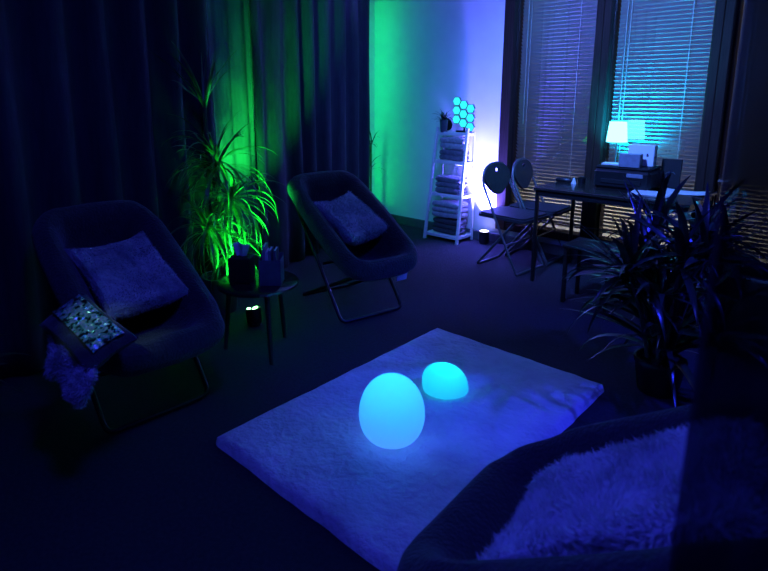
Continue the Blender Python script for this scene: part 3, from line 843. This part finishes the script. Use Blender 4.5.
# ------------------------------------------------------------------ folding chairs
def folding_chair(loc, rz, label):
    root = thing('folding_chair', label, 'chair', loc, rz, 'folding chairs at the table end')
    hw = .195; r = .0105
    # long loop: back top, down to the front feet (x forward)
    top = .845
    loopA = [(.20, hw, .012), (-.02, hw, .44), (-.155, hw * .95, .70), (-.165, hw * .80, .80), (-.17, hw * .35, top), (-.17, -hw * .35, top), (-.165, -hw * .80, .80), (-.155, -hw * .95, .70), (-.02, -hw, .44), (.20, -hw, .012)]
    t = MB(); t.tube(arc(loopA, .07), r, 10); t.tube([(.20, hw, .012), (.20, -hw, .012)], r, 10); t.build('front_frame', M['chrome'], root)
    loopB = [(.15, hw - .03, .42), (-.20, hw - .03, .012), (-.20, -hw + .03, .012), (.15, -hw + .03, .42)]
    t = MB(); t.tube(arc(loopB, .04), r, 10); t.build('rear_frame', M['chrome'], root)
    t = MB(); t.tube([(.09, hw, .23), (.09, -hw, .23)], .007, 8); t.build('stretcher', M['chrome'], root)
    # seat pad: rounded trapezium
    poly = []
    for (cx_, cy_, rr, a0) in ((.20, .15, .05, 0), (-.15, .125, .06, 90), (-.15, -.125, .06, 180), (.20, -.15, .05, 270)):
        for k in range(6):
            a = math.radians(a0 + 18 * k); poly.append((cx_ + rr * math.cos(a), cy_ + rr * math.sin(a)))
    b = MB(); b.prism(poly, .022, c=(0, 0, .436)); b.prism([(x * .93, y * .93) for x, y in poly], .016, c=(0, 0, .452)); b.build('seat', M['vinyl'], root, smooth=False)
    # back pad: wide rounded top narrowing downwards with a hand hole cut out
    out = []; n = 40
    for k in range(n):
        a = 2 * PI * k / n; y = .175 * math.copysign(abs(math.cos(a)) ** .8, math.cos(a)); z = .125 * math.copysign(abs(math.sin(a)) ** .85, math.sin(a))
        if z < 0: y *= 1 - .50 * (-z / .125)
        out.append((y, z))
    hole = []
    for k in range(n):
        a = 2 * PI * k / n; y = .030 * math.cos(a); z = .018 * math.sin(a); y *= 1 + .3 * (z / .022); hole.append((y, z + .075))
    vs = []; fs = []
    for d in (-.012, .012):
        for (y, z) in out: vs.append(V((d, y, z)))
        for (y, z) in hole: vs.append(V((d, y, z)))
    for k in range(n):
        j = (k + 1) % n
        fs += [(k, j, n + j, n + k), (2 * n + k, 3 * n + k, 3 * n + j, 2 * n + j), (k, 2 * n + k, 2 * n + j, j), (n + k, n + j, 3 * n + j, 3 * n + k)]
    b = MB(); R = Ry(math.radians(-8)); b.add([R @ p + V((-.145, 0, .715)) for p in vs], fs); b.build('backrest', M['vinyl'], root, smooth=False)
    return root
fc = folding_chair((-2.40, 4.385, 0), math.radians(-4), 'black folding chair at the table end, nearer to the rug')
fc.scale = (1.08, 1.08, 1.08)
fc2 = copy_tree(fc); fc2.location = (-2.37, 4.82, 0); fc2.rotation_euler.z = math.radians(3)
fc2['label'] = 'black folding chair at the table end, close to the window'

# ------------------------------------------------------------------ table and what stands on it
TX0, TX1, TY0, TY1, TZ = -2.07, -.95, 4.12, 4.88, .785
def table():
    root = thing('work_table', 'long dark table under the windows carrying the lamp and papers', 'table', ((TX0 + TX1) / 2, (TY0 + TY1) / 2, 0))
    W, D = TX1 - TX0, TY1 - TY0
    b = MB(); b.box((0, 0, TZ - .012), (W, D, .024), ch=.004); b.build('table_top', M['tabletop'], root, smooth=False)
    b = MB()
    for s in (-1, 1):
        b.box((0, s * (D / 2 - .025), TZ - .045), (W - .05, .018, .042)); b.box((s * (W / 2 - .03), 0, TZ - .045), (.018, D - .05, .042))
    b.build('apron', M['black'], root, smooth=False)
    for sx in (-1, 1):
        for sy in (-1, 1):
            l = MB(); l.box((sx * (W / 2 - .025), sy * (D / 2 - .03), (TZ - .024) / 2), (.028, .028, TZ - .026), ch=.004); l.build('leg', M['black'], root, smooth=False)
table()
def stool():
    root = thing('dark_stool', 'low dark stool standing before the long table', 'stool', (-1.50, 3.99, 0), 0)
    b = MB(); b.box((0, 0, .43), (.36, .30, .024), ch=.006); b.build('seat', M['ladderdark'], root, smooth=False)
    for sx in (-1, 1):
        for sy in (-1, 1):
            l = MB(); l.box((sx * .155, sy * .125, .21), (.026, .026, .42), ch=.003); l.build('leg', M['ladderdark'], root, smooth=False)
stool()
def desk_lamp():
    root = thing('table_lamp', 'lit table lamp with a pale cyan shade behind the black printer', 'lamp', (-1.705, 4.825, TZ))
    b = MB(); b.lathe([(0, 0), (.045, 0), (.045, .012), (.012, .018), (.007, .03), (.007, .36), (0, .36)], n=28); b.build('stand', M['chrome'], root)
    b = MB(); prof = [(.082, .335), (.066, .50)]
    vs = []; n = 36
    for (r_, z) in prof + [(.064, .50), (.080, .335)]:
        for k in range(n): a = 2 * PI * k / n; vs.append(V((r_ * math.cos(a), r_ * math.sin(a), z)))
    fs = []
    for i in range(4):
        for k in range(n): fs.append((i * n + k, i * n + (k + 1) % n, ((i + 1) % 4) * n + (k + 1) % n, ((i + 1) % 4) * n + k))
    b.add(vs, fs); b.build('lamp_shade', M['shade'], root)
desk_lamp()
def printer():
    root = thing('printer', 'bulky black printer on the table with boxes on top', 'printer', (-1.52, 4.61, TZ))
    b = MB(); b.box((0, 0, .075), (.42, .32, .15), ch=.02); b.build('body', M['black'], root, smooth=False)
    b = MB(); b.box((0, .0, .163), (.40, .30, .024), ch=.01); b.build('lid', M['black_matte'], root, smooth=False)
    b = MB(); b.box((0, -.163, .06), (.30, .012, .035), ch=.004); b.build('paper_slot', M['black_matte'], root, smooth=False)
    b = MB(); b.box((.10, -.161, .115), (.12, .006, .03), ch=.002); b.build('control_panel', M['box_blue'], root, smooth=False)
printer()
def carton(name, c, size, rz, m, lidm, label, tilt=0):
    root = thing(name, label, 'box', c, rz)
    b = MB(); b.box((0, 0, size[2] / 2), size, ch=.003); b.build('carton', m, root, smooth=False)
    b = MB(); b.box((0, 0, size[2] + .0005), (size[0] * .98, size[1] * .12, .001)); b.build('tape', lidm, root, smooth=False)
carton('cardboard_box', (-1.475, 4.505, TZ + .176), (.15, .10, .10), math.radians(6), M['box_blue'], M['paper'], 'small blue-grey box in front on top of the black printer')
carton('cardboard_box', (-1.445, 4.665, TZ + .176), (.19, .10, .16), math.radians(4), M['print'], M['paper'], 'white box with dark printed spots behind another on the printer')
b = MB(); b.box((0, 0, .006), (.16, .10, .012), ch=.002)
o = b.build('envelope_pad', M['paper'], None, smooth=False, matrix=Matrix.Translation(V((-1.62, 4.56, TZ + .176))) @ Matrix.Rotation(.1, 4, 'Z'))
tag(o, 'thin white pad lying on the printer at the foot of the boxes', 'paper')
def menu_stand():
    root = thing('display_stand', 'black upright board leaning back on the table beside the printer', 'stand', (-1.265, 4.80, TZ), math.radians(4))
    b = MB(); b.box((0, 0, .115), (.145, .012, .225), rot=(math.radians(-10), 0, 0), ch=.003); b.build('board', M['black_matte'], root, smooth=False)
    b = MB(); b.box((0, .035, .085), (.09, .006, .175), rot=(math.radians(16), 0, 0)); b.build('prop', M['black'], root, smooth=False)
    b = MB(); n = 16
    b.tube([(.035 * math.cos(math.radians(20 + 140 * k / n)), -.009 - .0, .105 + .022 * math.sin(math.radians(20 + 140 * k / n))) for k in range(n + 1)], .0015, 6); b.build('arc_mark', M['box_blue'], root)
menu_stand()
def sheets(c, size, n, rz, label):
    b = MB(); rnd = random.Random(int(size[0] * 1000))
    for k in range(n): b.box((rnd.uniform(-.004, .004), rnd.uniform(-.004, .004), .0015 + k * .003), (size[0], size[1], .0026), rot=(0, 0, rnd.uniform(-.03, .03)))
    o = b.build('paper_sheaf', M['paper'], None, smooth=False, matrix=Matrix.Translation(V(c)) @ Matrix.Rotation(rz, 4, 'Z'))
    tag(o, label, 'paper', 'papers on the long table')
sheets((-1.27, 4.37, TZ + .0002), (.26, .20, ), 5, math.radians(3), 'thick sheaf of white papers near the front edge of the table')
b = MB()
b.grid(lambda u, v: V(((u - .5) * .30, (v - .5) * .20, .001 + .012 * (u - .5) ** 2 * 4 + .004 * math.sin(v * 3))), 16, 8)
o = b.build('open_leaflet', M['paper'], None, solid=.0015, matrix=Matrix.Translation(V((-1.11, 4.62, TZ + .002))) @ Matrix.Rotation(math.radians(4), 4, 'Z'))
tag(o, 'single curling white leaflet before the black upright board', 'paper')
b = MB(); b.tube([(-.075, 0, .018), (-.06, 0, .020), (.05, 0, .020), (.065, 0, .016)], [.010, .019, .019, .010], 12)
o = b.build('glasses_case', M['black'], None, matrix=Matrix.Translation(V((-1.99, 4.52, TZ))) @ Matrix.Rotation(math.radians(10), 4, 'Z'))
tag(o, 'dark oblong case lying near the table corner by the folding chairs', 'case')
b = MB(); b.lathe([(0, 0), (.022, 0), (.019, .01), (.004, .05), (0, .052)], n=20)
o = b.build('paper_cone', M['paper'], None, matrix=Matrix.Translation(V((-1.905, 4.50, TZ)))); tag(o, 'little pale cone standing beside the dark oblong case', 'ornament')
b = MB(); b.lathe([(0, 0), (.026, 0), (.033, .05), (.030, .05), (.024, .004), (0, .004)], n=24)
o = b.build('small_cup', M['black'], None, matrix=Matrix.Translation(V((-1.865, 4.56, TZ)))); tag(o, 'small dark cup beside the little pale cone', 'cup')

# ------------------------------------------------------------------ lights
def light(name, kind, loc, col, power, target=None, **kw):
    d = bpy.data.lights.new(name, kind); o = bpy.data.objects.new(name, d); C.objects.link(o)
    o.location = loc; d.color = col; d.energy = power
    for k, v in kw.items(): setattr(d, k, v)
    if target is not None:
        o.rotation_euler = (V(target) - V(loc)).to_track_quat('-Z', 'Y').to_euler()
    return o
# blue room lamps and added fill spots near the ceiling, out of view
light('blue_ceiling_lamp', 'AREA', (-.9, .75, 2.84), (.036, .046, 1.0), 25, (-.95, 1.3, 0), shape='DISK', size=.45)
light('blue_wall_fill', 'SPOT', (-2.6, 2.6, 2.8), (.0, .15, 1.0), 70, (-3.9, 5.0, 1.2), spot_size=math.radians(70), spot_blend=1.0, shadow_soft_size=.15)  # added fill without a known fixture, brings blue onto the back wall
light('blue_window_fill', 'SPOT', (-1.7, 2.4, 2.8), (.085, .22, 1.0), 720, (-1.9, 5.0, 1.35), spot_size=math.radians(74), spot_blend=1.0, shadow_soft_size=.15)  # added fill spot, no fixture behind it, brightens the blinds
light('blue_corner_lamp', 'SPOT', (1.2, 3.4, 2.6), (.02, .03, 1.0), 420, (-.55, 2.98, .65), spot_size=math.radians(38), spot_blend=.6, shadow_soft_size=.06)
# green tube behind the curtain end, upright
light('green_tube', 'AREA', (-4.53, 4.70, 1.35), (.0, 1.0, .16), 4.6, (-4.40, 5.03, 1.35), shape='RECTANGLE', size=.05, size_y=2.5)
# green spot on the plant
light('green_spot', 'SPOT', (-2.955, 2.01, .135), (.01, 1.0, .10), 560, (-3.75, 2.50, 1.40), spot_size=math.radians(54), spot_blend=.7, shadow_soft_size=.09)
# violet uplight at the wall
light('violet_uplight', 'SPOT', (-2.985, 4.92, .16), (.11, .10, 1.0), 2300, (-3.03, 4.98, 1.2), spot_size=math.radians(80), spot_blend=.9, shadow_soft_size=.03)
# cyan puck light lying behind the boxes, washing up the blind
light('cyan_puck', 'SPOT', (-1.66, 4.86, TZ + .08), (.0, .52, 1.0), 300, (-1.65, 5.01, TZ + .62), spot_size=math.radians(98), spot_blend=1.0, shadow_soft_size=.04)
# lamps inside the frosted shells
light('egg_bulb', 'POINT', (-1.425, 1.665, .038 + .205), (.005, .43, 1.0), 1.0, shadow_soft_size=.03)
light('egg_bulb_base', 'POINT', (-1.425, 1.665, .038 + .07), (.09, .03, 1.0), .46, shadow_soft_size=.03)
light('dome_bulb', 'POINT', (-1.505, 2.165, .043 + .095), (.0, .80, .95), .42, shadow_soft_size=.012)
# street lamp outside, plus an added low light brightening the gap under the blinds
light('street_lamp', 'AREA', (-1.2, 5.45, 2.6), (1.0, .88, .70), 10, (-1.2, 6.0, .0), shape='RECTANGLE', size=4.0, size_y=.3)
light('sill_gap_fill', 'AREA', (-1.2, 5.62, .40), (1.0, .93, .76), 14, (-1.2, 6.0, .02), shape='RECTANGLE', size=4.0, size_y=.06)
# added narrow spot, no such fixture known, to make the sequins sparkle
light('sequin_fill_spot', 'SPOT', (-1.1, -.7, 2.75), (.40, .85, .75), 60, (-2.25, .84, .62), spot_size=math.radians(8), spot_blend=1.0, shadow_soft_size=.03)
